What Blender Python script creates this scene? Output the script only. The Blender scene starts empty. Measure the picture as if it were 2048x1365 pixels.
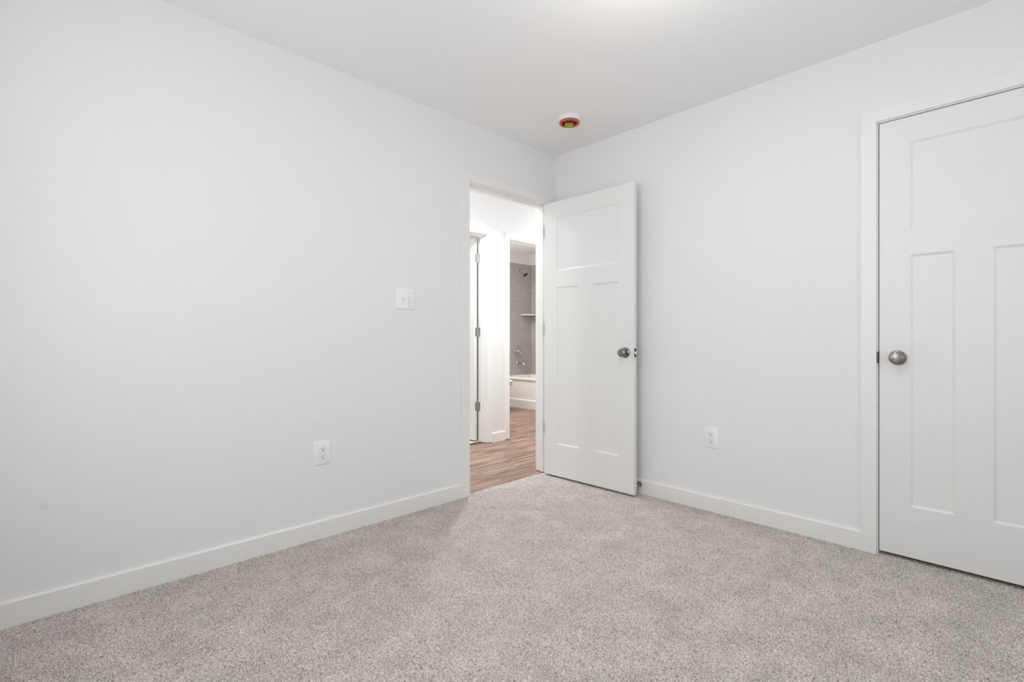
import bpy, bmesh, math, random
import numpy as np
from mathutils import Vector, Matrix

scene = bpy.context.scene
col = scene.collection
random.seed(4)

# ------------------------------------------------------------------ camera
cam_data = bpy.data.cameras.new('camera')
cam_data.sensor_fit = 'HORIZONTAL'
cam_data.sensor_width = 36.0
cam_data.lens = 974.84 / 2048 * 36.0
cam_data.shift_y = -0.00098
cam_data.clip_start = 0.02
cam = bpy.data.objects.new('camera', cam_data)
cam.location = (-2.8677, -2.4898, 1.0179)
cam.rotation_euler = (math.radians(90), 0, math.radians(46.0577 - 90))
col.objects.link(cam)
scene.camera = cam

# ------------------------------------------------------------------ colour, world, light
scene.view_settings.view_transform = 'Standard'
scene.view_settings.look = 'None'
scene.view_settings.exposure = 0.03
scene.view_settings.gamma = 1.0
scene.view_settings.use_curve_mapping = False
scene.cycles.max_bounces = 14
scene.cycles.diffuse_bounces = 10
scene.cycles.glossy_bounces = 4
scene.cycles.transparent_max_bounces = 8
scene.cycles.caustics_reflective = False
scene.cycles.caustics_refractive = False
scene.cycles.sample_clamp_indirect = 6.0

world = bpy.data.worlds.new('overcast_sky')
scene.world = world
world.use_nodes = True
world.node_tree.nodes['Background'].inputs['Color'].default_value = (0.80, 0.88, 1.0, 1)
world.node_tree.nodes['Background'].inputs['Strength'].default_value = 1.0

def area(name, loc, rot, sx, sy, power, color, spread=180):
    d = bpy.data.lights.new(name, 'AREA')
    d.shape = 'RECTANGLE'; d.size = sx; d.size_y = sy
    d.energy = power; d.color = color; d.spread = math.radians(spread)
    o = bpy.data.objects.new(name, d)
    o.location = loc; o.rotation_euler = rot
    col.objects.link(o)
    return o

def point(name, loc, radius, power, color, parent=None):
    d = bpy.data.lights.new(name, 'POINT')
    d.shadow_soft_size = radius; d.energy = power; d.color = color
    o = bpy.data.objects.new(name, d)
    o.location = loc
    col.objects.link(o)
    if parent: o.parent = parent
    return o

# daylight through the bedroom's two windows (behind and beside the camera)
area('daylight', (-1.25, -3.50, 1.45), (math.radians(90), 0, 0), 1.4, 1.35, 7, (0.92, 0.96, 1.0))
area('daylight', (-3.62, -1.42, 1.45), (math.radians(90), 0, math.radians(-90)), 1.4, 1.35, 26, (0.98, 0.985, 1.0))
P_BED, P_HALL, P_BATH, P_ROOM = 3, 17, 28, 12          # ceiling lamps, used in their builders below

# ------------------------------------------------------------------ materials
def new_mat(name):
    m = bpy.data.materials.new(name); m.use_nodes = True
    nt = m.node_tree
    return m, nt, nt.nodes['Principled BSDF']

def simple(name, color, rough=0.5, metal=0.0, spec=0.5, noise=0.0):
    m, nt, b = new_mat(name)
    b.inputs['Base Color'].default_value = (*color, 1)
    b.inputs['Roughness'].default_value = rough
    b.inputs['Metallic'].default_value = metal
    b.inputs['Specular IOR Level'].default_value = spec
    if noise:
        tc = nt.nodes.new('ShaderNodeTexCoord')
        n = nt.nodes.new('ShaderNodeTexNoise'); n.inputs['Scale'].default_value = 260; n.inputs['Detail'].default_value = 2
        nt.links.new(tc.outputs['Object'], n.inputs['Vector'])
        bp = nt.nodes.new('ShaderNodeBump'); bp.inputs['Strength'].default_value = noise; bp.inputs['Distance'].default_value = 0.001
        nt.links.new(n.outputs['Fac'], bp.inputs['Height'])
        nt.links.new(bp.outputs['Normal'], b.inputs['Normal'])
    return m

def wall_mat(name, color, marks=()):
    """matt wall paint with a fine roller texture and a few scuff marks of their own shape"""
    m, nt, b = new_mat(name)
    b.inputs['Roughness'].default_value = 0.75
    b.inputs['Specular IOR Level'].default_value = 0.25
    tc = nt.nodes.new('ShaderNodeTexCoord')
    n = nt.nodes.new('ShaderNodeTexNoise'); n.inputs['Scale'].default_value = 180; n.inputs['Detail'].default_value = 3
    nt.links.new(tc.outputs['Object'], n.inputs['Vector'])
    bp = nt.nodes.new('ShaderNodeBump'); bp.inputs['Strength'].default_value = 0.06; bp.inputs['Distance'].default_value = 0.001
    nt.links.new(n.outputs['Fac'], bp.inputs['Height'])
    nt.links.new(bp.outputs['Normal'], b.inputs['Normal'])
    last = None
    for (p, r, k) in marks:
        d = nt.nodes.new('ShaderNodeVectorMath'); d.operation = 'DISTANCE'
        nt.links.new(tc.outputs['Object'], d.inputs[0]); d.inputs[1].default_value = p
        mr = nt.nodes.new('ShaderNodeMapRange'); mr.interpolation_type = 'SMOOTHSTEP'
        mr.inputs['From Min'].default_value = r * 0.4; mr.inputs['From Max'].default_value = r
        mr.inputs['To Min'].default_value = k; mr.inputs['To Max'].default_value = 0
        nt.links.new(d.outputs['Value'], mr.inputs['Value'])
        mx = nt.nodes.new('ShaderNodeMix'); mx.data_type = 'RGBA'
        if last: nt.links.new(last, mx.inputs['A'])
        else: mx.inputs['A'].default_value = (*color, 1)
        mx.inputs['B'].default_value = (0.25, 0.25, 0.25, 1)
        nt.links.new(mr.outputs['Result'], mx.inputs['Factor'])
        last = mx.outputs['Result']
    if last: nt.links.new(last, b.inputs['Base Color'])
    else: b.inputs['Base Color'].default_value = (*color, 1)
    return m

M_WALL = wall_mat('wall_paint', (0.825, 0.825, 0.83), [((-2.863, 0, 0.402), 0.018, 0.10), ((0, -0.739, 0.836), 0.008, 0.35)])
M_HALLWALL = wall_mat('hall_paint', (0.80, 0.80, 0.80))
M_CEIL = wall_mat('ceiling_paint', (0.89, 0.89, 0.885))
M_TRIM = simple('trim_paint', (0.838, 0.836, 0.822), 0.38, 0, 0.4, 0.03)
M_DOOR = simple('door_paint', (0.805, 0.805, 0.79), 0.42, 0, 0.4, 0.03)
M_PLATE = simple('white_plastic', (0.88, 0.88, 0.87), 0.35)
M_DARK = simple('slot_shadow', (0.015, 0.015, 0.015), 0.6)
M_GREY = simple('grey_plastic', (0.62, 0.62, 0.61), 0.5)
M_TUB = simple('tub_acrylic', (0.80, 0.79, 0.77), 0.18)
M_PORC = simple('porcelain', (0.82, 0.82, 0.81), 0.12)
M_SHELF = simple('stone_shelf', (0.62, 0.60, 0.57), 0.4)
M_CHROME = simple('chrome', (0.62, 0.62, 0.62), 0.10, 1.0)
M_HINGE = simple('satin_nickel_hinge', (0.56, 0.55, 0.53), 0.38, 1.0)
M_STEEL = simple('dark_metal_and_reflection', (0.09, 0.088, 0.085), 0.35, 1.0)  # on the latch plate, nickel's dark reflection is put into this colour
M_BOLT = simple('bolt_bright_reflection', (0.95, 0.95, 0.94), 0.25, 0.0)  # white non-metal colour stands in for the bolt's bright reflection
M_ORANGE = simple('orange_cover', (0.55, 0.10, 0.045), 0.42)
M_RED = simple('shaded_red_recess', (0.14, 0.006, 0.005), 0.4)
M_YELLOW = simple('yellow_label', (0.40, 0.37, 0.035), 0.5)
M_RUBBER = simple('white_rubber', (0.75, 0.75, 0.74), 0.6)
M_STOP = simple('stop_metal', (0.22, 0.22, 0.215), 0.3, 1.0)

def nickel_mat():
    m, nt, b = new_mat('brushed_nickel')
    b.inputs['Base Color'].default_value = (0.27, 0.26, 0.245, 1)
    b.inputs['Metallic'].default_value = 1
    b.inputs['Roughness'].default_value = 0.23
    b.inputs['Anisotropic'].default_value = 0.95
    b.inputs['Anisotropic Rotation'].default_value = 0.25
    t = nt.nodes.new('ShaderNodeTangent'); t.direction_type = 'RADIAL'; t.axis = 'Z'
    nt.links.new(t.outputs['Tangent'], b.inputs['Tangent'])
    return m
M_NICKEL = nickel_mat()

def glass_mat():
    m = bpy.data.materials.new('window_glass'); m.use_nodes = True
    nt = m.node_tree; nt.nodes.clear()
    o = nt.nodes.new('ShaderNodeOutputMaterial'); mx = nt.nodes.new('ShaderNodeMixShader')
    t = nt.nodes.new('ShaderNodeBsdfTransparent'); g = nt.nodes.new('ShaderNodeBsdfGlossy')
    g.inputs['Roughness'].default_value = 0.02; mx.inputs['Fac'].default_value = 0.06
    nt.links.new(t.outputs[0], mx.inputs[1]); nt.links.new(g.outputs[0], mx.inputs[2]); nt.links.new(mx.outputs[0], o.inputs['Surface'])
    return m
M_GLASS = glass_mat()

def lamp_mat(strength, color):
    m, nt, b = new_mat('lit_lamp_glass')
    b.inputs['Base Color'].default_value = (0.9, 0.9, 0.88, 1)
    b.inputs['Emission Color'].default_value = (*color, 1)
    b.inputs['Emission Strength'].default_value = strength
    return m

def carpet_mat():
    m, nt, b = new_mat('cut_pile_carpet')
    N = nt.nodes; L = nt.links
    b.inputs['Roughness'].default_value = 0.95
    b.inputs['Specular IOR Level'].default_value = 0.1
    b.inputs['Sheen Weight'].default_value = 0.25
    b.inputs['Sheen Roughness'].default_value = 0.5
    tc = N.new('ShaderNodeTexCoord')
    fl = N.new('ShaderNodeTexNoise'); fl.inputs['Scale'].default_value = 225; fl.inputs['Detail'].default_value = 2.5
    fl.inputs['Roughness'].default_value = 0.6; fl.inputs['Distortion'].default_value = 1.4
    L.new(tc.outputs['Object'], fl.inputs['Vector'])
    ramp = N.new('ShaderNodeValToRGB')
    e = ramp.color_ramp.elements
    e[0].position = 0.35; e[0].color = (0.12, 0.096, 0.080, 1)
    e[1].position = 0.70; e[1].color = (0.655, 0.62, 0.585, 1)
    for p, c in ((0.43, (0.33, 0.288, 0.26)), (0.50, (0.515, 0.472, 0.44)), (0.60, (0.605, 0.565, 0.53))):
        x = e.new(p); x.color = (*c, 1)
    L.new(fl.outputs['Fac'], ramp.inputs['Fac'])
    # brushed patches of the pile (tracks left by feet and a vacuum cleaner), their shading put into the colour
    no = N.new('ShaderNodeTexNoise'); no.inputs['Scale'].default_value = 6.5; no.inputs['Detail'].default_value = 6; no.inputs['Roughness'].default_value = 0.62
    L.new(tc.outputs['Object'], no.inputs['Vector'])
    mr = N.new('ShaderNodeMapRange'); mr.inputs['From Min'].default_value = 0.33; mr.inputs['From Max'].default_value = 0.67
    mr.inputs['To Min'].default_value = 1.13; mr.inputs['To Max'].default_value = 1.41
    L.new(no.outputs['Fac'], mr.inputs['Value'])
    mu = N.new('ShaderNodeMix'); mu.data_type = 'RGBA'; mu.blend_type = 'MULTIPLY'; mu.inputs['Factor'].default_value = 1
    L.new(ramp.outputs['Color'], mu.inputs['A']); L.new(mr.outputs['Result'], mu.inputs['B'])
    L.new(mu.outputs['Result'], b.inputs['Base Color'])
    return m
M_CARPET = carpet_mat()

def plank_mat():
    """wood-look vinyl planks that run along X"""
    m, nt, b = new_mat('vinyl_planks')
    N = nt.nodes; L = nt.links
    tc = N.new('ShaderNodeTexCoord')
    br = N.new('ShaderNodeTexBrick')
    br.offset = 0.37; br.squash = 1.0
    br.inputs['Scale'].default_value = 1.0
    br.inputs['Brick Width'].default_value = 1.22; br.inputs['Row Height'].default_value = 0.152
    br.inputs['Mortar Size'].default_value = 0.0012; br.inputs['Mortar Smooth'].default_value = 0.2
    br.inputs['Color1'].default_value = (0.0, 0.0, 0.0, 1); br.inputs['Color2'].default_value = (1, 1, 1, 1)
    br.inputs['Mortar'].default_value = (0.5, 0.5, 0.5, 1)
    L.new(tc.outputs['Object'], br.inputs['Vector'])
    # offset the grain per plank
    add = N.new('ShaderNodeVectorMath'); add.operation = 'MULTIPLY_ADD'
    L.new(br.outputs['Color'], add.inputs[0]); add.inputs[1].default_value = (7.3, 3.1, 0)
    L.new(tc.outputs['Object'], add.inputs[2])
    mp = N.new('ShaderNodeMapping'); mp.inputs['Scale'].default_value = (1.6, 20.0, 1.0)
    L.new(add.outputs['Vector'], mp.inputs['Vector'])
    n1 = N.new('ShaderNodeTexNoise'); n1.inputs['Scale'].default_value = 1.6; n1.inputs['Detail'].default_value = 6; n1.inputs['Roughness'].default_value = 0.6
    n1.inputs['Distortion'].default_value = 0.6
    L.new(mp.outputs['Vector'], n1.inputs['Vector'])
    ramp = N.new('ShaderNodeValToRGB'); e = ramp.color_ramp.elements
    e[0].position = 0.33; e[0].color = (0.145, 0.080, 0.052, 1)
    e[1].position = 0.68; e[1].color = (0.46, 0.34, 0.275, 1)
    x = e.new(0.48); x.color = (0.295, 0.185, 0.13, 1)
    L.new(n1.outputs['Fac'], ramp.inputs['Fac'])
    sep = N.new('ShaderNodeSeparateColor'); L.new(br.outputs['Color'], sep.inputs['Color'])
    mr = N.new('ShaderNodeMapRange'); mr.inputs['To Min'].default_value = 0.78; mr.inputs['To Max'].default_value = 1.12
    L.new(sep.outputs['Red'], mr.inputs['Value'])
    mu = N.new('ShaderNodeMix'); mu.data_type = 'RGBA'; mu.blend_type = 'MULTIPLY'; mu.inputs['Factor'].default_value = 1
    L.new(ramp.outputs['Color'], mu.inputs['A']); L.new(mr.outputs['Result'], mu.inputs['B'])
    seam = N.new('ShaderNodeMix'); seam.data_type = 'RGBA'
    L.new(br.outputs['Fac'], seam.inputs['Factor']); L.new(mu.outputs['Result'], seam.inputs['A'])
    seam.inputs['B'].default_value = (0.12, 0.075, 0.055, 1)
    L.new(seam.outputs['Result'], b.inputs['Base Color'])
    b.inputs['Roughness'].default_value = 0.42
    bp = N.new('ShaderNodeBump'); bp.inputs['Strength'].default_value = 0.25; bp.inputs['Distance'].default_value = 0.0008
    L.new(n1.outputs['Fac'], bp.inputs['Height']); L.new(bp.outputs['Normal'], b.inputs['Normal'])
    return m
M_PLANK = plank_mat()

def tile_mat(axis):
    """grey 3x6 subway tile; axis = the horizontal object axis of the wall"""
    m, nt, b = new_mat('grey_subway_tile')
    N = nt.nodes; L = nt.links
    tc = N.new('ShaderNodeTexCoord')
    sx = N.new('ShaderNodeSeparateXYZ'); L.new(tc.outputs['Object'], sx.inputs[0])
    cb = N.new('ShaderNodeCombineXYZ'); L.new(sx.outputs[axis], cb.inputs['X']); L.new(sx.outputs['Z'], cb.inputs['Y'])
    br = N.new('ShaderNodeTexBrick'); br.offset = 0.5
    br.inputs['Scale'].default_value = 1.0
    br.inputs['Brick Width'].default_value = 0.155; br.inputs['Row Height'].default_value = 0.0765
    br.inputs['Mortar Size'].default_value = 0.0018; br.inputs['Mortar Smooth'].default_value = 0.1
    br.inputs['Color1'].default_value = (0.43, 0.415, 0.395, 1); br.inputs['Color2'].default_value = (0.40, 0.385, 0.365, 1)
    br.inputs['Mortar'].default_value = (0.51, 0.495, 0.475, 1)
    L.new(cb.outputs[0], br.inputs['Vector'])
    L.new(br.outputs['Color'], b.inputs['Base Color'])
    b.inputs['Roughness'].default_value = 0.16
    bp = N.new('ShaderNodeBump'); bp.inputs['Strength'].default_value = 0.5; bp.inputs['Distance'].default_value = 0.0015; bp.invert = True
    L.new(br.outputs['Fac'], bp.inputs['Height']); L.new(bp.outputs['Normal'], b.inputs['Normal'])
    return m

# ------------------------------------------------------------------ mesh helpers
def finish(name, bm, m, parent=None, smooth=False, bevel=0.0, segs=2):
    me = bpy.data.meshes.new(name)
    bmesh.ops.recalc_face_normals(bm, faces=bm.faces)
    if bevel:
        bmesh.ops.bevel(bm, geom=[e for e in bm.edges if len(e.link_faces) == 2 and e.calc_face_angle(0) > 0.5], offset=bevel, segments=segs, affect='EDGES', profile=0.5, clamp_overlap=True)
    bm.to_mesh(me); bm.free()
    for mm in (m if isinstance(m, (list, tuple)) else [m]): me.materials.append(mm)
    if smooth:
        me.polygons.foreach_set('use_smooth', [True] * len(me.polygons))
        try: me.set_sharp_from_angle(angle=math.radians(35))
        except Exception: pass
    o = bpy.data.objects.new(name, me)
    col.objects.link(o)
    if parent: o.parent = parent
    return o

def add_box(bm, x0, x1, y0, y1, z0, z1):
    v = [bm.verts.new((x, y, z)) for x in (x0, x1) for y in (y0, y1) for z in (z0, z1)]
    for f in ((0, 1, 3, 2), (4, 6, 7, 5), (0, 4, 5, 1), (2, 3, 7, 6), (0, 2, 6, 4), (1, 5, 7, 3)):
        bm.faces.new([v[i] for i in f])

def boxes(name, bl, m, parent=None, bevel=0.0):
    bm = bmesh.new()
    for b in bl: add_box(bm, *b)
    return finish(name, bm, m, parent, bevel=bevel)

def lathe(bm, prof, n=48, mat=None):
    """profile of (r, z) turned about Z; mat places it"""
    rings = []
    for r, z in prof:
        if r < 1e-6:
            rings.append([bm.verts.new((0, 0, z))])
        else:
            rings.append([bm.verts.new((r * math.cos(2 * math.pi * k / n), r * math.sin(2 * math.pi * k / n), z)) for k in range(n)])
    vs = [v for r in rings for v in r]
    for a, b in zip(rings, rings[1:]):
        for k in range(n):
            j = (k + 1) % n
            if len(a) == 1 and len(b) == 1: continue
            if len(a) == 1: bm.faces.new((a[0], b[k], b[j]))
            elif len(b) == 1: bm.faces.new((a[k], b[0], a[j]))
            else: bm.faces.new((a[k], b[k], b[j], a[j]))
    for ring, rev in ((rings[0], True), (rings[-1], False)):
        if len(ring) > 1: bm.faces.new(ring[::-1] if rev else ring)
    if mat is not None: bmesh.ops.transform(bm, matrix=mat, verts=vs)

def tube(bm, pts, radii, n=20):
    pts = [Vector(p) for p in pts]
    rings = []
    for i, p in enumerate(pts):
        t = (pts[min(i + 1, len(pts) - 1)] - pts[max(i - 1, 0)]).normalized()
        a = t.orthogonal().normalized() if i == 0 else (rings[-1][1] - t * rings[-1][1].dot(t)).normalized()
        b = t.cross(a); r = radii[i] if isinstance(radii, (list, tuple)) else radii
        rings.append(([bm.verts.new(p + a * r * math.cos(2 * math.pi * k / n) + b * r * math.sin(2 * math.pi * k / n)) for k in range(n)], a))
    for (r0, _), (r1, _) in zip(rings, rings[1:]):
        for k in range(n):
            bm.faces.new((r0[k], r0[(k + 1) % n], r1[(k + 1) % n], r1[k]))
    bm.faces.new(rings[0][0][::-1]); bm.faces.new(rings[-1][0])

def poly_prism(bm, pts, f0, f1):
    """outline pts -> two caps made by functions f0, f1(point) -> 3d"""
    a = [bm.verts.new(f0(p)) for p in pts]; b = [bm.verts.new(f1(p)) for p in pts]
    n = len(pts)
    bm.faces.new(a); bm.faces.new(b[::-1])
    for i in range(n): bm.faces.new((a[i], a[(i + 1) % n], b[(i + 1) % n], b[i]))

def empty(name, loc, rot=(0, 0, 0), parent=None):
    o = bpy.data.objects.new(name, None)
    o.empty_display_size = 0.1
    o.location = loc; o.rotation_euler = rot
    col.objects.link(o)
    if parent: o.parent = parent
    return o

def tag(o, label=None, cat=None, group=None, kind=None):
    if label: o['label'] = label
    if cat: o['category'] = cat
    if group: o['group'] = group
    if kind: o['kind'] = kind
    return o

def struct(o, label, cat):
    return tag(o, label, cat, kind='structure')

H = 2.44
T = 0.115                       # stud wall thickness
Y1 = 1.147                      # far side of the hallway
Y2 = Y1 + T
YB = 3.16                       # end wall of the bathroom
XB = 3.02                       # long wall beside the bathtub
XL, YK = -3.40, -3.30           # the bedroom's other two walls

# ------------------------------------------------------------------ walls, ceiling, floors
JW = 0.018                      # jamb thickness
# doorway of the bedroom in the left wall (rough opening), in x
D1 = (-0.857, -0.092)
D2Y = (-2.691, -2.0285)         # closet doorway, in y
D3 = (-0.482, 0.283)            # room across the hallway
D4 = (0.597, 1.310)             # bathroom
DH = 2.05                       # underside of the head jambs

def ro(d): return (d[0] - JW, d[1] + JW)

a, b = ro(D1)
struct(boxes('wall_left', [(XL - T, a, 0, T, 0, H), (b, 1.70, 0, T, 0, H), (a, b, 0, T, DH + JW, H)], M_WALL), 'long pale grey painted wall on the left with the doorway to the hallway', 'wall')
a, b = ro(D2Y)
struct(boxes('wall_right', [(0, T, b, 0, 0, H), (0, T, YK, a, 0, H), (0, T, a, b, DH + JW, H)], M_WALL), 'pale grey painted wall on the right with the closet doorway', 'wall')
W1 = (-1.95, -0.55, 0.78, 2.13)   # window in the wall behind the camera
struct(boxes('wall_back', [(XL - T, W1[0], YK - T, YK, 0, H), (W1[1], T, YK - T, YK, 0, H), (W1[0], W1[1], YK - T, YK, 0, W1[2]), (W1[0], W1[1], YK - T, YK, W1[3], H)], M_WALL), 'pale grey wall behind the camera with a window', 'wall')
W2 = (-2.12, -0.72, 0.78, 2.13)
struct(boxes('wall_side', [(XL - T, XL, YK, W2[0], 0, H), (XL - T, XL, W2[1], 0, 0, H), (XL - T, XL, W2[0], W2[1], 0, W2[2]), (XL - T, XL, W2[0], W2[1], W2[3], H)], M_WALL), 'pale grey wall beside the camera with a window', 'wall')
a3, b3 = ro(D3); a4, b4 = ro(D4)
struct(boxes('wall_hallway', [(-2.2, a3, Y1, Y2, 0, H), (b3, a4, Y1, Y2, 0, H), (b4, XB + T, Y1, Y2, 0, H), (a3, b3, Y1, Y2, DH + JW, H), (a4, b4, Y1, Y2, DH + JW, H)], M_HALLWALL), 'bright white hallway wall seen through the open doorway', 'wall')
struct(boxes('wall_hallway_end', [(-2.2 - T, -2.2, T, Y2, 0, H)], M_HALLWALL), 'white end wall of the hallway', 'wall')
struct(boxes('wall_hallway_end', [(1.70, 1.70 + T, 0, Y1, 0, H)], M_HALLWALL), 'white end wall of the hallway past the bathroom', 'wall')
struct(boxes('wall_bathroom_end', [(-2.2, XB + T, YB, YB + T, 0, H)], M_HALLWALL), 'white bathroom wall above the grey tile', 'wall')
struct(boxes('wall_bathroom_side', [(XB, XB + T, Y2, YB, 0, H)], M_HALLWALL), 'white wall along the bathtub', 'wall')
struct(boxes('wall_partition', [(0.40, 0.50, Y2, YB, 0, H)], M_HALLWALL), 'partition between the bathroom and the next room', 'wall')
struct(boxes('wall_next_room', [(-2.2 - T, -2.2, Y2, YB + T, 0, H)], M_HALLWALL), 'side wall of the room across the hallway', 'wall')
struct(boxes('wall_closet', [(0.75, 0.85, YK - T, -1.2, 0, H), (T, 0.75, YK - T, YK, 0, H), (T, 0.75, -1.3, -1.2, 0, H)], M_HALLWALL), 'inside walls of the closed closet', 'wall')
struct(boxes('ceiling', [(XL - T, XB + T, YK - T, YB + T, H, H + 0.12)], M_CEIL), 'flat white painted ceiling', 'ceiling')

# carpet: a real pile surface, denser near the camera's side of the room
def carpet(name, x0, x1, y0, y1, step, amp):
    nx = int((x1 - x0) / step) + 1; ny = int((y1 - y0) / step) + 1
    rng = np.random.default_rng(11)
    X, Y = np.meshgrid(np.linspace(x0, x1, nx), np.linspace(y0, y1, ny), indexing='ij')
    h = rng.random((nx, ny))
    Z = amp * (h - 0.72)
    jx = (rng.random((nx, ny)) - 0.5) * step * 0.7; jy = (rng.random((nx, ny)) - 0.5) * step * 0.7
    jx[0, :] = jx[-1, :] = 0; jy[:, 0] = jy[:, -1] = 0
    co = np.stack([X + jx, Y + jy, Z], -1).reshape(-1, 3).astype(np.float32)
    idx = np.arange(nx * ny).reshape(nx, ny)
    q = np.stack([idx[:-1, :-1], idx[1:, :-1], idx[1:, 1:], idx[:-1, 1:]], -1).reshape(-1, 4).astype(np.int32)
    me = bpy.data.meshes.new(name)
    me.vertices.add(len(co)); me.vertices.foreach_set('co', co.ravel())
    me.loops.add(q.size); me.loops.foreach_set('vertex_index', q.ravel())
    me.polygons.add(len(q)); me.polygons.foreach_set('loop_start', np.arange(0, q.size, 4, dtype=np.int32))
    me.update(calc_edges=True)
    me.polygons.foreach_set('use_smooth', np.ones(len(q), dtype=bool))
    me.materials.append(M_CARPET)
    o = bpy.data.objects.new(name, me); col.objects.link(o)
    return o
struct(carpet('floor', XL, 0.05, YK, 0.034, 0.0025, 0.0095), 'speckled grey beige cut pile carpet of the bedroom', 'floor')
struct(boxes('floor_hallway', [(-2.2, XB, 0.034, Y1 + 0.07, -0.05, -0.003), (0.50, XB, Y1 + 0.07, YB, -0.05, -0.003)], M_PLANK), 'brown wood plank floor of the hallway and bathroom', 'floor')
struct(boxes('floor_next_room', [(-2.2, 0.50, Y1 + 0.07, YB, -0.05, 0.0)], M_CARPET), 'carpet of the room across the hallway', 'floor')
struct(boxes('subfloor', [(XL - T, 0.9, YK - T, 0.034, -0.08, -0.02)], M_GREY), 'subfloor under the bedroom carpet and closet', 'floor')

# ------------------------------------------------------------------ trim
CW, CT = 0.061, 0.014           # casing width, thickness
RV = 0.005                      # reveal
BH = 0.090                      # baseboard height

def u_casing(bm, d, y_face, out, zb=0.0):
    """flat casing round a doorway in an x-running wall; out = -1/+1 side in y"""
    i0, i1 = d[0] - RV, d[1] + RV; o0, o1 = i0 - CW, i1 + CW
    zi, zo = DH + RV, DH + RV + CW
    ya, yb_ = sorted((y_face, y_face + out * CT))
    for q in (((o0, zb), (i0, zb), (i0, zi), (o0, zo)), ((i1, zb), (o1, zb), (o1, zo), (i1, zi)), ((o0, zo), (i0, zi), (i1, zi), (o1, zo))):
        poly_prism(bm, q, lambda p: (p[0], ya, p[1]), lambda p: (p[0], yb_, p[1]))

def jamb(bm, d, y0, y1, stop0, stop1, zb=0.0):
    s = 0.010
    add_box(bm, d[0] - JW, d[0], y0, y1, zb, DH); add_box(bm, d[1], d[1] + JW, y0, y1, zb, DH); add_box(bm, d[0] - JW, d[1] + JW, y0, y1, DH, DH + JW)
    add_box(bm, d[0], d[0] + s, stop0, stop1, zb, DH - s); add_box(bm, d[1] - s, d[1], stop0, stop1, zb, DH - s); add_box(bm, d[0], d[1], stop0, stop1, DH - s, DH)

def doorway_trim(name, d, y0, y1, stop0, stop1, zc=(0, 0), label=''):
    bm = bmesh.new()
    u_casing(bm, d, y0, -1, zc[0]); u_casing(bm, d, y1, +1, zc[1])
    o = finish(name, bm, M_TRIM, bevel=0.0012)
    struct(o, label, 'door frame')
    bm = bmesh.new(); jamb(bm, d, y0, y1, stop0, stop1, zc[1])
    finish('jamb', bm, M_TRIM, o)
    return o

trim_1 = doorway_trim('trim_1', D1, 0, T, 0.038, 0.072, (-0.004, 0.004), 'flat white casing and jamb round the open bedroom doorway')
trim_3 = doorway_trim('trim_3', D3, Y1, Y2, Y2 - 0.072, Y2 - 0.038, (0.003, 0.003), 'white casing and jamb round the hallway door with hinges')
trim_4 = doorway_trim('trim_4', D4, Y1, Y2, Y2 - 0.072, Y2 - 0.038, (0.003, 0.003), 'white casing and jamb round the bathroom doorway')

# closet doorway in the right wall: same shapes with x and y swapped
bm = bmesh.new()
u_casing(bm, D2Y, 0, -1, -0.004)
bmesh.ops.transform(bm, matrix=Matrix(((0, 1, 0, 0), (1, 0, 0, 0), (0, 0, 1, 0), (0, 0, 0, 1))), verts=bm.verts)
trim_2 = struct(finish('trim_2', bm, M_TRIM, bevel=0.0012), 'flat white casing and jamb round the closed closet door', 'door frame')
bm = bmesh.new()
jamb(bm, D2Y, 0, T, 0.040, 0.075, -0.004)
bmesh.ops.transform(bm, matrix=Matrix(((0, 1, 0, 0), (1, 0, 0, 0), (0, 0, 1, 0), (0, 0, 0, 1))), verts=bm.verts)
finish('jamb', bm, M_TRIM, trim_2)
sp = boxes('strike_plate', [(-0.0012, 0.030, D2Y[1] - 0.0006, D2Y[1] + 0.0012, 0.935 - 0.028, 0.935 + 0.028), (-0.0022, -0.0002, D2Y[1] - 0.001, D2Y[1] + 0.0048, 0.935 - 0.026, 0.935 + 0.026)], M_STEEL, trim_2)
sp['label'] = 'dark metal strike plate'

def base_run(name, p0, p1, nrm, label, bottom=-0.004, mat=None):
    """baseboard from p0 to p1 (2d) against a wall whose room side is nrm"""
    p0, p1, nrm = Vector(p0), Vector(p1), Vector(nrm)
    prof = [(0, bottom), (CT, bottom), (CT, BH - 0.004), (CT - 0.004, BH), (0, BH + 0.001)]
    bm = bmesh.new()
    poly_prism(bm, prof, lambda q: (*(p0 + nrm * q[0]), q[1]), lambda q: (*(p1 + nrm * q[0]), q[1]))
    return struct(finish(name, bm, M_TRIM), label, 'baseboard')
base_run('baseboard_left', (XL, 0), (D1[0] - RV - CW, 0), (0, -1), 'white baseboard along the left wall up to the doorway')
base_run('baseboard_right', (0, -0.002), (0, D2Y[1] + RV + CW), (-1, 0), 'white baseboard along the right wall from the corner to the closet')
base_run('baseboard_right', (0, D2Y[0] - RV - CW), (0, YK), (-1, 0), 'white baseboard on the right wall past the closet')
base_run('baseboard_back', (XL, YK), (0, YK), (0, 1), 'white baseboard along the wall behind the camera')
base_run('baseboard_side', (XL, YK), (XL, 0), (1, 0), 'white baseboard along the wall beside the camera')
base_run('baseboard_hallway', (D3[1] + RV + CW, Y1), (D4[0] - RV - CW, Y1), (0, -1), 'short white baseboard between the two hallway doorways', -0.003)
base_run('baseboard_hallway', (-2.2, Y1), (D3[0] - RV - CW, Y1), (0, -1), 'white baseboard on the hallway wall left of the hinged door', -0.003)
base_run('baseboard_hallway', (D4[1] + RV + CW, Y1), (1.70, Y1), (0, -1), 'white baseboard on the hallway wall past the bathroom', -0.003)
st = boxes('trim_5', [(D3[0], D3[1], Y1 + 0.062, Y1 + 0.082, -0.003, 0.0035)], M_STEEL); struct(st, 'thin dark transition strip on the floor under the hallway door', 'transition strip')

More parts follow.
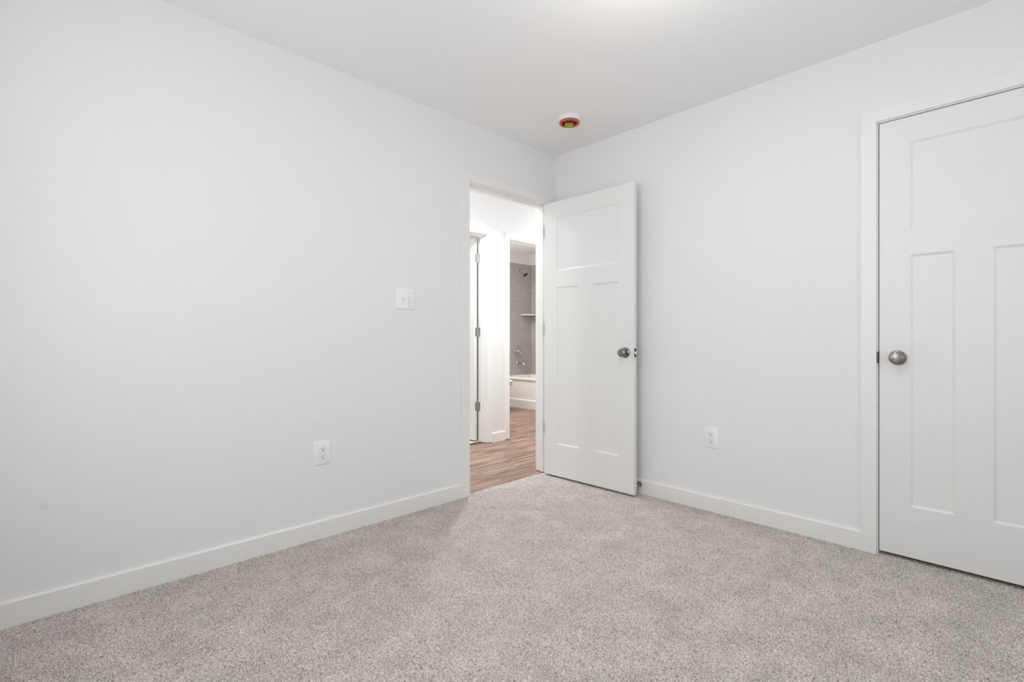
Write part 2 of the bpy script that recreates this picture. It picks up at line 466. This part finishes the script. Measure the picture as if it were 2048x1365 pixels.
# windows behind the camera
def window(name, x0, x1, z0, z1, label):
    """built in local x (width), z; y=0 is the room face of the wall, +y is outwards"""
    r = struct(empty(name, (0, 0, 0)), label, 'window')
    f = 0.045
    boxes('window_frame', [(x0, x1, 0.05, 0.10, z0, z0 + f), (x0, x1, 0.05, 0.10, z1 - f, z1), (x0, x0 + f, 0.05, 0.10, z0, z1), (x1 - f, x1, 0.05, 0.10, z0, z1), (x0, x1, 0.055, 0.095, (z0 + z1) / 2 - 0.022, (z0 + z1) / 2 + 0.022)], M_TRIM, r)
    boxes('pane', [(x0 + 0.02, x1 - 0.02, 0.073, 0.077, z0 + 0.02, z1 - 0.02)], M_GLASS, r)
    boxes('window_casing', [(x0 - 0.06, x0, -0.014, 0, z0 - 0.06, z1 + 0.06), (x1, x1 + 0.06, -0.014, 0, z0 - 0.06, z1 + 0.06), (x0, x1, -0.014, 0, z1, z1 + 0.06), (x0, x1, -0.014, 0, z0 - 0.06, z0)], M_TRIM, r)
    boxes('window_sill', [(x0 - 0.07, x1 + 0.07, -0.045, 0.05, z0 - 0.02, z0)], M_TRIM, r)
    return r
w = window('window_1', W1[0], W1[1], W1[2], W1[3], 'white framed window behind the camera')
w.rotation_euler = (0, 0, math.pi); w.location = (W1[0] + W1[1], YK, 0)
w = window('window_2', W2[0], W2[1], W2[2], W2[3], 'white framed window beside the camera')
w.rotation_euler = (0, 0, math.pi / 2); w.location = (XL, 0, 0)

# ------------------------------------------------------------------ doors
def door_mesh(w, h, t, z0=0.0):
    """three-panel shaker leaf; local x 0..w, z z0..z0+h, y -t/2..t/2"""
    bm = bmesh.new()
    s, mul, c = 0.115, 0.118, 0.0022
    topr, tph, lock, bot = 0.115, 0.398, 0.123, 0.234
    z1 = z0 + h
    zt1 = z1 - topr; zt0 = zt1 - tph; zl1 = zt0 - lock; zl0 = z0 + bot
    xm0, xm1 = w / 2 - mul / 2, w / 2 + mul / 2
    panels = [(s, w - s, zt0, zt1), (s, xm0, zl0, zl1), (xm1, w - s, zl0, zl1)]
    frames = [(c, s, z0 + c, z1 - c), (w - s, w - c, z0 + c, z1 - c), (s, w - s, zt1, z1 - c), (s, w - s, zl1, zt0), (s, w - s, z0 + c, zl0), (xm0, xm1, zl0, zl1)]
    dep, sl = 0.0075, 0.0105
    for sg in (-1, 1):
        y = sg * t / 2
        def quad(pts):
            vs = [bm.verts.new(p) for p in pts]
            bm.faces.new(vs if sg < 0 else vs[::-1])
        for x0, x1, za, zb in frames:
            quad([(x0, y, za), (x1, y, za), (x1, y, zb), (x0, y, zb)])
        for x0, x1, za, zb in panels:
            yi = y - sg * dep
            o = [(x0, y, za), (x1, y, za), (x1, y, zb), (x0, y, zb)]
            i = [(x0 + sl, yi, za + sl), (x1 - sl, yi, za + sl), (x1 - sl, yi, zb - sl), (x0 + sl, yi, zb - sl)]
            quad(i)
            for k in range(4): quad([o[k], o[(k + 1) % 4], i[(k + 1) % 4], i[k]])
        yc = y - sg * c
        o = [(0, yc, z0), (w, yc, z0), (w, yc, z1), (0, yc, z1)]
        i = [(c, y, z0 + c), (w - c, y, z0 + c), (w - c, y, z1 - c), (c, y, z1 - c)]
        for k in range(4): quad([o[k], o[(k + 1) % 4], i[(k + 1) % 4], i[k]])
    a = t / 2 - c
    for pts in ([(0, -a, z0), (0, -a, z1), (0, a, z1), (0, a, z0)], [(w, -a, z0), (w, a, z0), (w, a, z1), (w, -a, z1)], [(0, -a, z1), (w, -a, z1), (w, a, z1), (0, a, z1)], [(0, -a, z0), (0, a, z0), (w, a, z0), (w, -a, z0)]):
        bm.faces.new([bm.verts.new(p) for p in pts])
    return bm

def raw(name, bm, m, parent=None):
    me = bpy.data.meshes.new(name); bm.to_mesh(me); bm.free(); me.materials.append(m)
    o = bpy.data.objects.new(name, me); col.objects.link(o)
    if parent: o.parent = parent
    return o

def knob_parts(parent, loc, rot):
    """rosette and turned knob; local +z points away from the door face"""
    ros = bmesh.new()
    lathe(ros, [(0.0335, 0.0), (0.0335, 0.0025), (0.031, 0.006), (0.020, 0.0095), (0.0135, 0.0105), (0.012, 0.011)], 56)
    o = finish('knob_rosette', ros, M_NICKEL, parent, smooth=True); o.location = loc; o.rotation_euler = rot
    o['label'] = 'round brushed nickel rosette'
    kb = bmesh.new()
    lathe(kb, [(0.0115, 0.009), (0.0115, 0.022), (0.0135, 0.026), (0.0205, 0.031), (0.0258, 0.0375), (0.0278, 0.0445), (0.0278, 0.0485), (0.0262, 0.0525), (0.0250, 0.0532), (0.020, 0.0546), (0.010, 0.0562), (0.004, 0.0568), (0.0, 0.0569)], 56)
    k = finish('door_knob', kb, M_NICKEL, parent, smooth=True); k.location = loc; k.rotation_euler = rot
    k['label'] = 'round brushed nickel knob'
    return k

def hinge_mesh(open_leaf=True):
    """barrel at origin along z; one leaf each side in local +x / -x, in plane y=0"""
    bm = bmesh.new()
    hh = 0.089 / 2
    for s in (-1, 1):
        pts = [(0, -hh), (0.021, -hh), (0.026, -hh + 0.008), (0.026, hh - 0.008), (0.021, hh), (0, hh)]
        pts = [(p[0] * s, p[1]) for p in pts]
        poly_prism(bm, pts, lambda p: (p[0], -0.001, p[1]), lambda p: (p[0], 0.0012, p[1]))
    lathe(bm, [(0.004, -hh - 0.003), (0.0058, -hh), (0.0058, hh), (0.004, hh + 0.003)], 20)
    return bm

# bedroom door, standing open almost parallel to the right wall
LEAF = 0.035
door_1 = struct(empty('door_1', (D1[1] - 0.004, -0.007, 0.0), (0, 0, math.radians(-90 + 1.5))), 'white three panel door standing open in the corner', 'door')
# local frame: +x runs from hinge to free edge, -y is the face towards the room
dl = raw('door_leaf', door_mesh(0.759, 2.030, LEAF, 0.013), M_DOOR, door_1)
dl.location = (0.003, -0.0245, 0)
knob_parts(door_1, (0.759 - 0.060, -0.042, 0.935), (math.radians(90), 0, 0))
knob_parts(door_1, (0.759 - 0.060, -0.007, 0.935), (math.radians(-90), 0, 0))
lp = boxes('latch_plate', [(0.7615, 0.7628, -0.0365, -0.0125, 0.935 - 0.0285, 0.935 + 0.0285)], M_STEEL, door_1); lp['label'] = 'nickel latch plate with its dark reflection in the colour'
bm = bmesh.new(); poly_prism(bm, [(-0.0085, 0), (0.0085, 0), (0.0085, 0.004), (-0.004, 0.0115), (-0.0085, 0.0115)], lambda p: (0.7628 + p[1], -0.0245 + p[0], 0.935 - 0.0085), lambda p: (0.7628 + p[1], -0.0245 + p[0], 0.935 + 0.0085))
finish('latch_bolt', bm, M_BOLT, lp)['label'] = 'latch bolt with its bright reflection put into white colour'
for z in (1.84, 1.10, 0.355):
    bm = bmesh.new()
    hh = 0.0445
    lathe(bm, [(0.003, z - hh - 0.003), (0.0058, z - hh), (0.0058, z + hh), (0.003, z + hh + 0.003)], 20)
    add_box(bm, 0.0015, 0.0032, -0.0425, 0.0, z - hh, z + hh)     # leaf let into the door's edge
    add_box(bm, -0.004, -0.0025, -0.006, 0.0, z - hh, z + hh)
    finish('hinge', bm, M_HINGE, door_1)['label'] = 'satin nickel butt hinge'

# closet door, closed, flush with the wall
door_2 = struct(empty('door_2', (0.0, D2Y[1], 0.0), (0, 0, math.radians(-90))), 'closed white three panel closet door', 'door')
cl = raw('door_leaf', door_mesh(D2Y[1] - D2Y[0] - 0.0065, 2.029, LEAF, 0.017), M_DOOR, door_2)
cl.location = (0.0035, LEAF / 2 + 0.001, 0)
knob_parts(door_2, (0.0035 + 0.070, 0.001, 0.935), (math.radians(90), 0, 0))
for z in (1.84, 1.10, 0.355):
    bm = bmesh.new(); lathe(bm, [(0.003, -0.047), (0.0058, -0.044), (0.0058, 0.044), (0.003, 0.047)], 20)
    h = finish('hinge', bm, M_HINGE, door_2); h.location = (D2Y[1] - D2Y[0] - 0.0015, -0.006, z)

# door of the room across the hallway, swung open into that room
door_3 = struct(empty('door_3', (D3[1] - 0.003, Y2 + 0.007, 0.0), (0, 0, math.radians(90))), 'white hallway door standing open with three nickel hinges', 'door')
hl = raw('door_leaf', door_mesh(0.759, 2.030, LEAF, 0.013), M_DOOR, door_3)
hl.location = (0.004, 0.0245, 0)
for z in (1.838, 1.098, 0.354):
    # leaf on the door's edge, barrel, and leaf on the jamb, all towards the hallway
    bm = bmesh.new(); hh = 0.0445
    lathe(bm, [(0.003, z - hh - 0.003), (0.0062, z - hh), (0.0062, z + hh), (0.003, z + hh + 0.003)], 20)
    pts = [(0.0, -hh), (0.026, -hh), (0.033, -hh + 0.009), (0.033, hh - 0.009), (0.026, hh), (0.0, hh)]
    poly_prism(bm, pts, lambda p: (0.0028, p[0], z + p[1]), lambda p: (0.0042, p[0], z + p[1]))
    poly_prism(bm, pts, lambda p: (-0.004 - p[0], -0.0008, z + p[1]), lambda p: (-0.004 - p[0], -0.0030, z + p[1]))
    add_box(bm, -0.006, 0.0, -0.003, -0.001, z - hh, z + hh)
    finish('hinge', bm, M_HINGE, door_3)['label'] = 'satin nickel butt hinge'

# ------------------------------------------------------------------ small fixtures of the bedroom
def plate_mesh(w, h, d=0.006):
    """cover plate in local x,z; wall at y=0, front at y=-d"""
    bm = bmesh.new()
    r, e = 0.005, 0.004
    def rr(w, h, r):
        out = []
        for cx, cz, a0 in ((w/2-r, h/2-r, 0), (-w/2+r, h/2-r, 90), (-w/2+r, -h/2+r, 180), (w/2-r, -h/2+r, 270)):
            for k in range(5):
                a = math.radians(a0 + 22.5 * k); out.append((cx + r*math.cos(a), cz + r*math.sin(a)))
        return out
    loops = [[bm.verts.new((x, y, z)) for x, z in rr(ww, hh, r)] for ww, hh, y in ((w, h, 0), (w, h, -d*0.35), (w-0.003, h-0.003, -d*0.75), (w-2*e, h-2*e, -d))]
    for a, b_ in zip(loops, loops[1:]):
        n = len(a)
        for k in range(n): bm.faces.new((a[k], a[(k+1) % n], b_[(k+1) % n], b_[k]))
    bm.faces.new(loops[-1]); bm.faces.new(loops[0][::-1])
    return bm

def disc(bm, x, z, r, y0, y1, n=16, sz=1.0):
    poly_prism(bm, [(x + r*math.cos(2*math.pi*k/n), z + sz*r*math.sin(2*math.pi*k/n)) for k in range(n)], lambda p: (p[0], y0, p[1]), lambda p: (p[0], y1, p[1]))

def outlet(loc, rot, label):
    o = tag(empty('electrical_outlet', loc, rot), label, 'outlet')
    finish('cover_plate', plate_mesh(0.085, 0.122), M_PLATE, o, smooth=True)
    for zc in (0.0195, -0.0195):
        # receptacle face: a circle cut flat at top and bottom
        bm = bmesh.new()
        pts = []
        for k in range(40):
            a = 2*math.pi*k/40
            pts.append((0.0172*math.cos(a), zc + max(-0.0142, min(0.0142, 0.0172*math.sin(a)))))
        poly_prism(bm, pts, lambda p: (p[0]*1.05, -0.0055, zc + (p[1]-zc)*1.05), lambda p: (p[0], -0.0085, p[1]))
        f = finish('receptacle', bm, M_PLATE, o)
        bm = bmesh.new()
        add_box(bm, -0.0078, -0.0056, -0.0089, -0.0080, zc - 0.0005, zc + 0.0085)
        add_box(bm, 0.0056, 0.0076, -0.0089, -0.0080, zc + 0.0005, zc + 0.0075)
        disc(bm, 0, zc - 0.0075, 0.0030, -0.0089, -0.0080)
        finish('socket_slots', bm, M_DARK, f)['label'] = 'dark slots and ground hole'
        bm = bmesh.new()
        n = len(pts)
        a = [bm.verts.new((p[0]*1.06, -0.0061, zc + (p[1]-zc)*1.06)) for p in pts]; b2 = [bm.verts.new((p[0]*1.13, -0.0061, zc + (p[1]-zc)*1.13)) for p in pts]
        for k in range(n): bm.faces.new((a[k], a[(k+1) % n], b2[(k+1) % n], b2[k]))
        finish('receptacle_rim', bm, M_GREY, f)
    bm = bmesh.new(); disc(bm, 0, 0, 0.0035, -0.0055, -0.0068); finish('screw', bm, M_PLATE, o)
    return o
outlet((-1.828, 0, 0.4365), (0, 0, 0), 'white duplex outlet low on the long left wall')
outlet((0, -1.2245, 0.437), (0, 0, math.radians(-90)), 'white duplex outlet low on the right wall between the open door and closet')

sw = tag(empty('light_switch', (-1.335, 0, 1.258)), 'white two gang toggle switch plate left of the open doorway', 'light switch')
finish('cover_plate', plate_mesh(0.120, 0.122), M_PLATE, sw, smooth=True)
for xc, up in ((-0.023, 1), (0.023, -1)):
    bm = bmesh.new(); add_box(bm, xc - 0.0052, xc + 0.0052, -0.0063, -0.0058, -0.0125, 0.0125)  # grey face stands in for the shade inside the slot
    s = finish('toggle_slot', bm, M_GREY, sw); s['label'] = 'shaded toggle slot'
    bm = bmesh.new()
    poly_prism(bm, [(-0.006, -0.007*up), (-0.006, 0.007*up), (-0.017, 0.0135*up), (-0.0185, 0.0075*up)], lambda p: (xc - 0.0042, p[0], p[1]), lambda p: (xc + 0.0042, p[0], p[1]))
    finish('toggle', bm, M_PLATE, sw, bevel=0.0008)
    for z in (0.030, -0.030):
        bm = bmesh.new(); disc(bm, xc, z, 0.0033, -0.0055, -0.0066); finish('screw', bm, M_GREY, sw)

# smoke detector in its orange dust cover
sd = tag(empty('smoke_detector', (-0.437, -0.4975, H)), 'white round smoke detector with orange dust cover on the ceiling near the corner', 'smoke detector')
bm = bmesh.new(); lathe(bm, [(0.069, 0), (0.069, -0.009), (0.066, -0.011), (0.066, -0.024), (0.0645, -0.0255), (0.0540, -0.0255), (0.0540, -0.0185), (0.0, -0.0185)], 64)
finish('base', bm, M_PLATE, sd, smooth=True)
bm = bmesh.new(); lathe(bm, [(0.0, -0.0190), (0.0530, -0.0190), (0.0530, -0.0254), (0.0645, -0.0254), (0.0655, -0.0270), (0.0640, -0.0360), (0.0625, -0.0370), (0.0515, -0.0370), (0.0505, -0.0360), (0.0495, -0.0205), (0.0, -0.0205)], 64)
finish('dust_cover', bm, M_ORANGE, sd, smooth=True)['label'] = 'orange plastic dust cover'
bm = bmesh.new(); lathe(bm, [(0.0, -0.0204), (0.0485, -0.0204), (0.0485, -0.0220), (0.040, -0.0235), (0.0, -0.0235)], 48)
finish('recess_face', bm, M_RED, sd, smooth=True)['label'] = 'recessed face in red darkened for its shade'  # red disc darkened in colour for the shadowed recess of the cover
bm = bmesh.new(); add_box(bm, -0.0265, 0.0265, -0.020, 0.020, -0.0378, -0.0234)
lb = finish('label_tag', bm, M_YELLOW, sd, bevel=0.001); lb['label'] = 'yellow green printed tag'
lb.rotation_euler = (0, 0, math.radians(-44)); lb.location = (0.0215, 0.0225, 0)

# door stop screwed to the baseboard behind the open door
ds = tag(empty('door_stop', (-CT, -0.752, 0.062), (0, math.radians(-90), 0)), 'small metal door stop on the baseboard behind the open door', 'door stop')
bm = bmesh.new(); lathe(bm, [(0.0155, 0.0), (0.0155, 0.003), (0.0125, 0.009), (0.0075, 0.022), (0.0055, 0.030), (0.0055, 0.046)], 32); finish('stem', bm, M_STOP, ds, smooth=True)
bm = bmesh.new(); lathe(bm, [(0.0075, 0.044), (0.0085, 0.047), (0.0085, 0.056), (0.006, 0.058)], 28); finish('bumper', bm, M_RUBBER, ds, smooth=True)

# ceiling lamps (the bedroom's hangs above the frame, the rest are unseen, some added to even out the light)
def ceiling_light(loc, r, power, color, label, up=2, drop=0.32, spread=180):
    o = tag(empty('ceiling_light', loc), label, 'ceiling light')
    bm = bmesh.new(); lathe(bm, [(r*1.02, 0), (r*1.02, -0.022), (r*0.97, -0.025), (0, -0.025)], 48); finish('lamp_base', bm, M_HINGE, o, smooth=True)
    bm = bmesh.new(); lathe(bm, [(r*0.94, -0.0255), (r*0.92, -0.045), (r*0.78, -0.072), (r*0.5, -0.088), (r*0.2, -0.094), (0, -0.095)], 48)
    finish('lamp_shade', bm, lamp_mat(4.0, color), o, smooth=True)
    d = bpy.data.lights.new('lamp_glow', 'AREA'); d.shape = 'DISK'; d.size = r*1.2; d.energy = power; d.color = color; d.spread = math.radians(spread)
    g = bpy.data.objects.new('lamp_glow', d); col.objects.link(g); g.parent = o; g.location = (0, 0, -0.10)
    point('lamp_glow', (0, 0, -drop), 0.08, up, color, o)  # added point light below the lamp, brightens ceiling and upper walls
    return o
ceiling_light((-1.35, -1.63, H), 0.15, P_BED, (1.0, 0.965, 0.92), 'round flush ceiling light in the middle of the bedroom', 5.0, 0.36)
ceiling_light((-0.15, 0.60, H), 0.13, P_HALL, (0.94, 0.98, 1.0), 'round flush ceiling light in the hallway over the two doorways', 1.4, 0.24, 150)
ceiling_light((-1.65, 0.60, H), 0.13, 6, (0.94, 0.98, 1.0), 'unseen fill lamp added at the far left end of the hallway', 3, 0.25)  # added lamp, evens out the light on the hallway wall
ceiling_light((1.45, 0.60, H), 0.13, 4, (0.94, 0.98, 1.0), 'unseen fill lamp added at the far right end of the hallway', 2.5, 0.25)  # added as well, fills the hallway from its right side
ceiling_light((1.15, 2.5, H), 0.13, P_BATH, (1.0, 0.97, 0.94), 'round flush ceiling light in the bathroom', 6)
ceiling_light((-0.9, 2.2, H), 0.13, P_ROOM, (1.0, 0.98, 0.96), 'unseen fill lamp added in the room across the hallway')  # added lamp, brightens the open door leaf in that room

# ------------------------------------------------------------------ bathroom
XT = 2.31                       # apron of the bathtub
TZ = 0.455
struct(boxes('wall_tile_end', [(2.20, XB, YB - 0.010, YB, TZ - 0.02, 2.262)], tile_mat('X')), 'grey subway tile on the wall with the shower head', 'wall')
struct(boxes('wall_tile_side', [(XB - 0.010, XB, YB - 1.52, YB - 0.010, TZ - 0.02, 2.262)], tile_mat('Y')), 'grey subway tile on the wall along the bathtub', 'wall')

tub = tag(empty('bathtub', (XT, YB - 0.01, 0)), 'white alcove bathtub under the grey subway tile', 'bathtub')
Wt, Lt = XB - 0.010 - XT, 1.50
bm = bmesh.new()
# apron: face with a deep flat band and a stepped foot, profile in (x, z) swept along y
prof = [(0.0, 0.0), (0.0, 0.118), (0.006, 0.126), (0.018, 0.133), (0.018, TZ - 0.050), (0.004, TZ - 0.040), (-0.004, TZ - 0.030), (-0.006, TZ - 0.012), (0.002, TZ), (0.075, TZ), (0.085, TZ - 0.01), (0.085, 0.0)]
poly_prism(bm, prof, lambda p: (p[0], 0, p[1] - 0.003), lambda p: (p[0], -Lt, p[1] - 0.003))
finish('apron', bm, M_TUB, tub)
bm = bmesh.new()
def rrect(x0, x1, y0, y1, r, z, n=6):
    out = []
    for cx, cy, a0 in ((x1-r, y1-r, 0), (x0+r, y1-r, 90), (x0+r, y0+r, 180), (x1-r, y0+r, 270)):
        for k in range(n+1):
            a = math.radians(a0 + 90*k/n); out.append((cx + r*math.cos(a), cy + r*math.sin(a), z))
    return out
loops = [rrect(0.06, Wt, -Lt, 0, 0.002, TZ - 0.06), rrect(0.06, Wt, -Lt, 0, 0.002, TZ - 0.0035), rrect(0.075, Wt-0.055, -Lt+0.09, -0.085, 0.12, TZ - 0.0035), rrect(0.085, Wt-0.065, -Lt+0.10, -0.095, 0.12, TZ - 0.016), rrect(0.12, Wt-0.10, -Lt+0.20, -0.125, 0.11, 0.16), rrect(0.17, Wt-0.15, -Lt+0.27, -0.18, 0.09, 0.11)]
vl = [[bm.verts.new(p) for p in lo] for lo in loops]
for p, q in zip(vl, vl[1:]):
    n = len(p)
    for k in range(n): bm.faces.new((p[k], p[(k+1) % n], q[(k+1) % n], q[k]))
bm.faces.new(vl[-1])
finish('basin', bm, M_TUB, tub, smooth=True)
XF = 2.690 - XT
bm = bmesh.new(); lathe(bm, [(0.036, 0), (0.036, 0.004), (0.030, 0.009), (0.0, 0.011)], 32, Matrix.Translation((XF, -0.100, TZ - 0.068)) @ Matrix.Rotation(math.radians(84), 4, 'X'))
finish('overflow_plate', bm, M_CHROME, tub, smooth=True)['label'] = 'round chrome overflow plate'

YT = YB - 0.010
def on_wall(name, z, label, cat): return tag(empty(name, (2.690, YT, z), (math.radians(90), 0, 0)), label, cat)   # local +z points into the room, +y up
sh = on_wall('shower_fixture', 2.158, 'chrome shower head on a short arm high on the tile', 'shower head')
bm = bmesh.new(); lathe(bm, [(0.030, 0), (0.030, 0.004), (0.022, 0.012), (0.012, 0.016)], 32); finish('arm_flange', bm, M_CHROME, sh, smooth=True)
bm = bmesh.new(); tube(bm, [(0, 0, 0.01), (0, 0.002, 0.05), (0, -0.008, 0.085), (0, -0.035, 0.125), (0, -0.050, 0.140)], 0.0095); finish('shower_arm', bm, M_CHROME, sh, smooth=True)
bm = bmesh.new(); lathe(bm, [(0.011, -0.012), (0.013, 0.004), (0.014, 0.016), (0.024, 0.028), (0.043, 0.052), (0.045, 0.060), (0.042, 0.064), (0.0, 0.064)], 40, Matrix.Translation((0, -0.050, 0.142)) @ Matrix.Rotation(math.radians(48), 4, 'X')); finish('spray_head', bm, M_CHROME, sh, smooth=True)
bm = bmesh.new(); lathe(bm, [(0.0, 0.0642), (0.038, 0.0642), (0.036, 0.066), (0.0, 0.0665)], 40, Matrix.Translation((0, -0.050, 0.142)) @ Matrix.Rotation(math.radians(48), 4, 'X')); finish('spray_face', bm, M_STEEL, sh, smooth=True)['label'] = 'dark grey spray face'

sv = on_wall('shower_valve', 0.833, 'round chrome shower valve with lever above the tub spout', 'faucet')
bm = bmesh.new(); lathe(bm, [(0.091, 0), (0.091, 0.004), (0.086, 0.009), (0.050, 0.014), (0.030, 0.017), (0.0, 0.018)], 56); finish('escutcheon', bm, M_CHROME, sv, smooth=True)
bm = bmesh.new(); lathe(bm, [(0.027, 0.016), (0.026, 0.040), (0.022, 0.062), (0.018, 0.072), (0.0, 0.074)], 36); finish('handle_hub', bm, M_CHROME, sv, smooth=True)
bm = bmesh.new(); tube(bm, [(0, 0.0, 0.062), (0.004, -0.030, 0.072), (0.006, -0.062, 0.080), (0.006, -0.070, 0.081)], [0.010, 0.008, 0.0075, 0.004]); finish('handle_lever', bm, M_CHROME, sv, smooth=True)

tsp = on_wall('tub_spout', 0.650, 'chrome tub spout below the shower valve', 'faucet')
bm = bmesh.new(); lathe(bm, [(0.036, 0), (0.036, 0.006), (0.028, 0.014), (0.024, 0.022)], 36); finish('spout_flange', bm, M_CHROME, tsp, smooth=True)
bm = bmesh.new(); tube(bm, [(0, 0, 0.01), (0, 0, 0.06), (0, 0.0, 0.105), (0, -0.006, 0.132), (0, -0.020, 0.146), (0, -0.034, 0.148)], [0.023, 0.0215, 0.0215, 0.0225, 0.022, 0.019]); finish('spout_body', bm, M_CHROME, tsp, smooth=True)

# quarter-round shelf in the tiled corner
bm = bmesh.new()
R = 0.245
pts = [(XB - 0.010, YT)] + [(XB - 0.010 - R*math.cos(a), YT - R*math.sin(a)) for a in [math.radians(9*k) for k in range(11)]]
poly_prism(bm, pts, lambda p: (p[0], p[1], 1.418), lambda p: (p[0], p[1], 1.440))
tag(finish('corner_shelf', bm, M_SHELF, bevel=0.003), 'pale stone corner shelf in the tiled tub corner', 'shelf')

# toilet beside the bathtub; only the edge of its bowl and seat shows past the door frame
toi = tag(empty('toilet', (1.845, YB, -0.003)), 'white toilet beside the bathtub, mostly hidden by the door frame', 'toilet')
def oval(cx, cy, a, b, z, n=40, egg=0.0):
    return [(cx + a*math.cos(2*math.pi*k/n), cy + b*math.sin(2*math.pi*k/n)*(1+0.0*egg), z) for k in range(n)]
def loft(name, loops, m, parent):
    bm = bmesh.new()
    vl = [[bm.verts.new(p) for p in lo] for lo in loops]
    for p, q in zip(vl, vl[1:]):
        n = len(p)
        for k in range(n): bm.faces.new((p[k], p[(k+1) % n], q[(k+1) % n], q[k]))
    bm.faces.new(vl[0][::-1]); bm.faces.new(vl[-1])
    return finish(name, bm, m, parent, smooth=True)
loft('bowl', [oval(0, -0.40, 0.115, 0.24, 0), oval(0, -0.40, 0.105, 0.23, 0.05), oval(0, -0.40, 0.105, 0.225, 0.16), oval(0, -0.43, 0.140, 0.235, 0.25), oval(0, -0.455, 0.176, 0.250, 0.34), oval(0, -0.455, 0.185, 0.255, 0.385), oval(0, -0.455, 0.180, 0.250, 0.392)], M_PORC, toi)
loft('seat', [oval(0, -0.455, 0.183, 0.253, 0.400), oval(0, -0.455, 0.188, 0.258, 0.405), oval(0, -0.455, 0.188, 0.258, 0.414), oval(0, -0.455, 0.184, 0.254, 0.418)], M_PLATE, toi)
loft('lid', [oval(0, -0.455, 0.182, 0.252, 0.427), oval(0, -0.455, 0.187, 0.257, 0.430), oval(0, -0.455, 0.187, 0.257, 0.441), oval(0, -0.455, 0.175, 0.245, 0.447)], M_PLATE, toi)
boxes('seat_gap_fill', [(-0.12, 0.12, -0.62, -0.22, 0.390, 0.428)], M_GREY, toi)  # added filler block in the gap between bowl and lid
loft('seat_gap_shade', [oval(0, -0.455, 0.168, 0.238, 0.391), oval(0, -0.455, 0.168, 0.238, 0.4285)], M_DARK, toi)  # dark fill paints the shade between bowl, seat and lid
boxes('tank', [(-0.22, 0.22, -0.195, -0.012, 0.40, 0.76)], M_PORC, toi, bevel=0.012)
boxes('tank_lid', [(-0.228, 0.228, -0.203, -0.008, 0.761, 0.79)], M_PORC, toi, bevel=0.008)
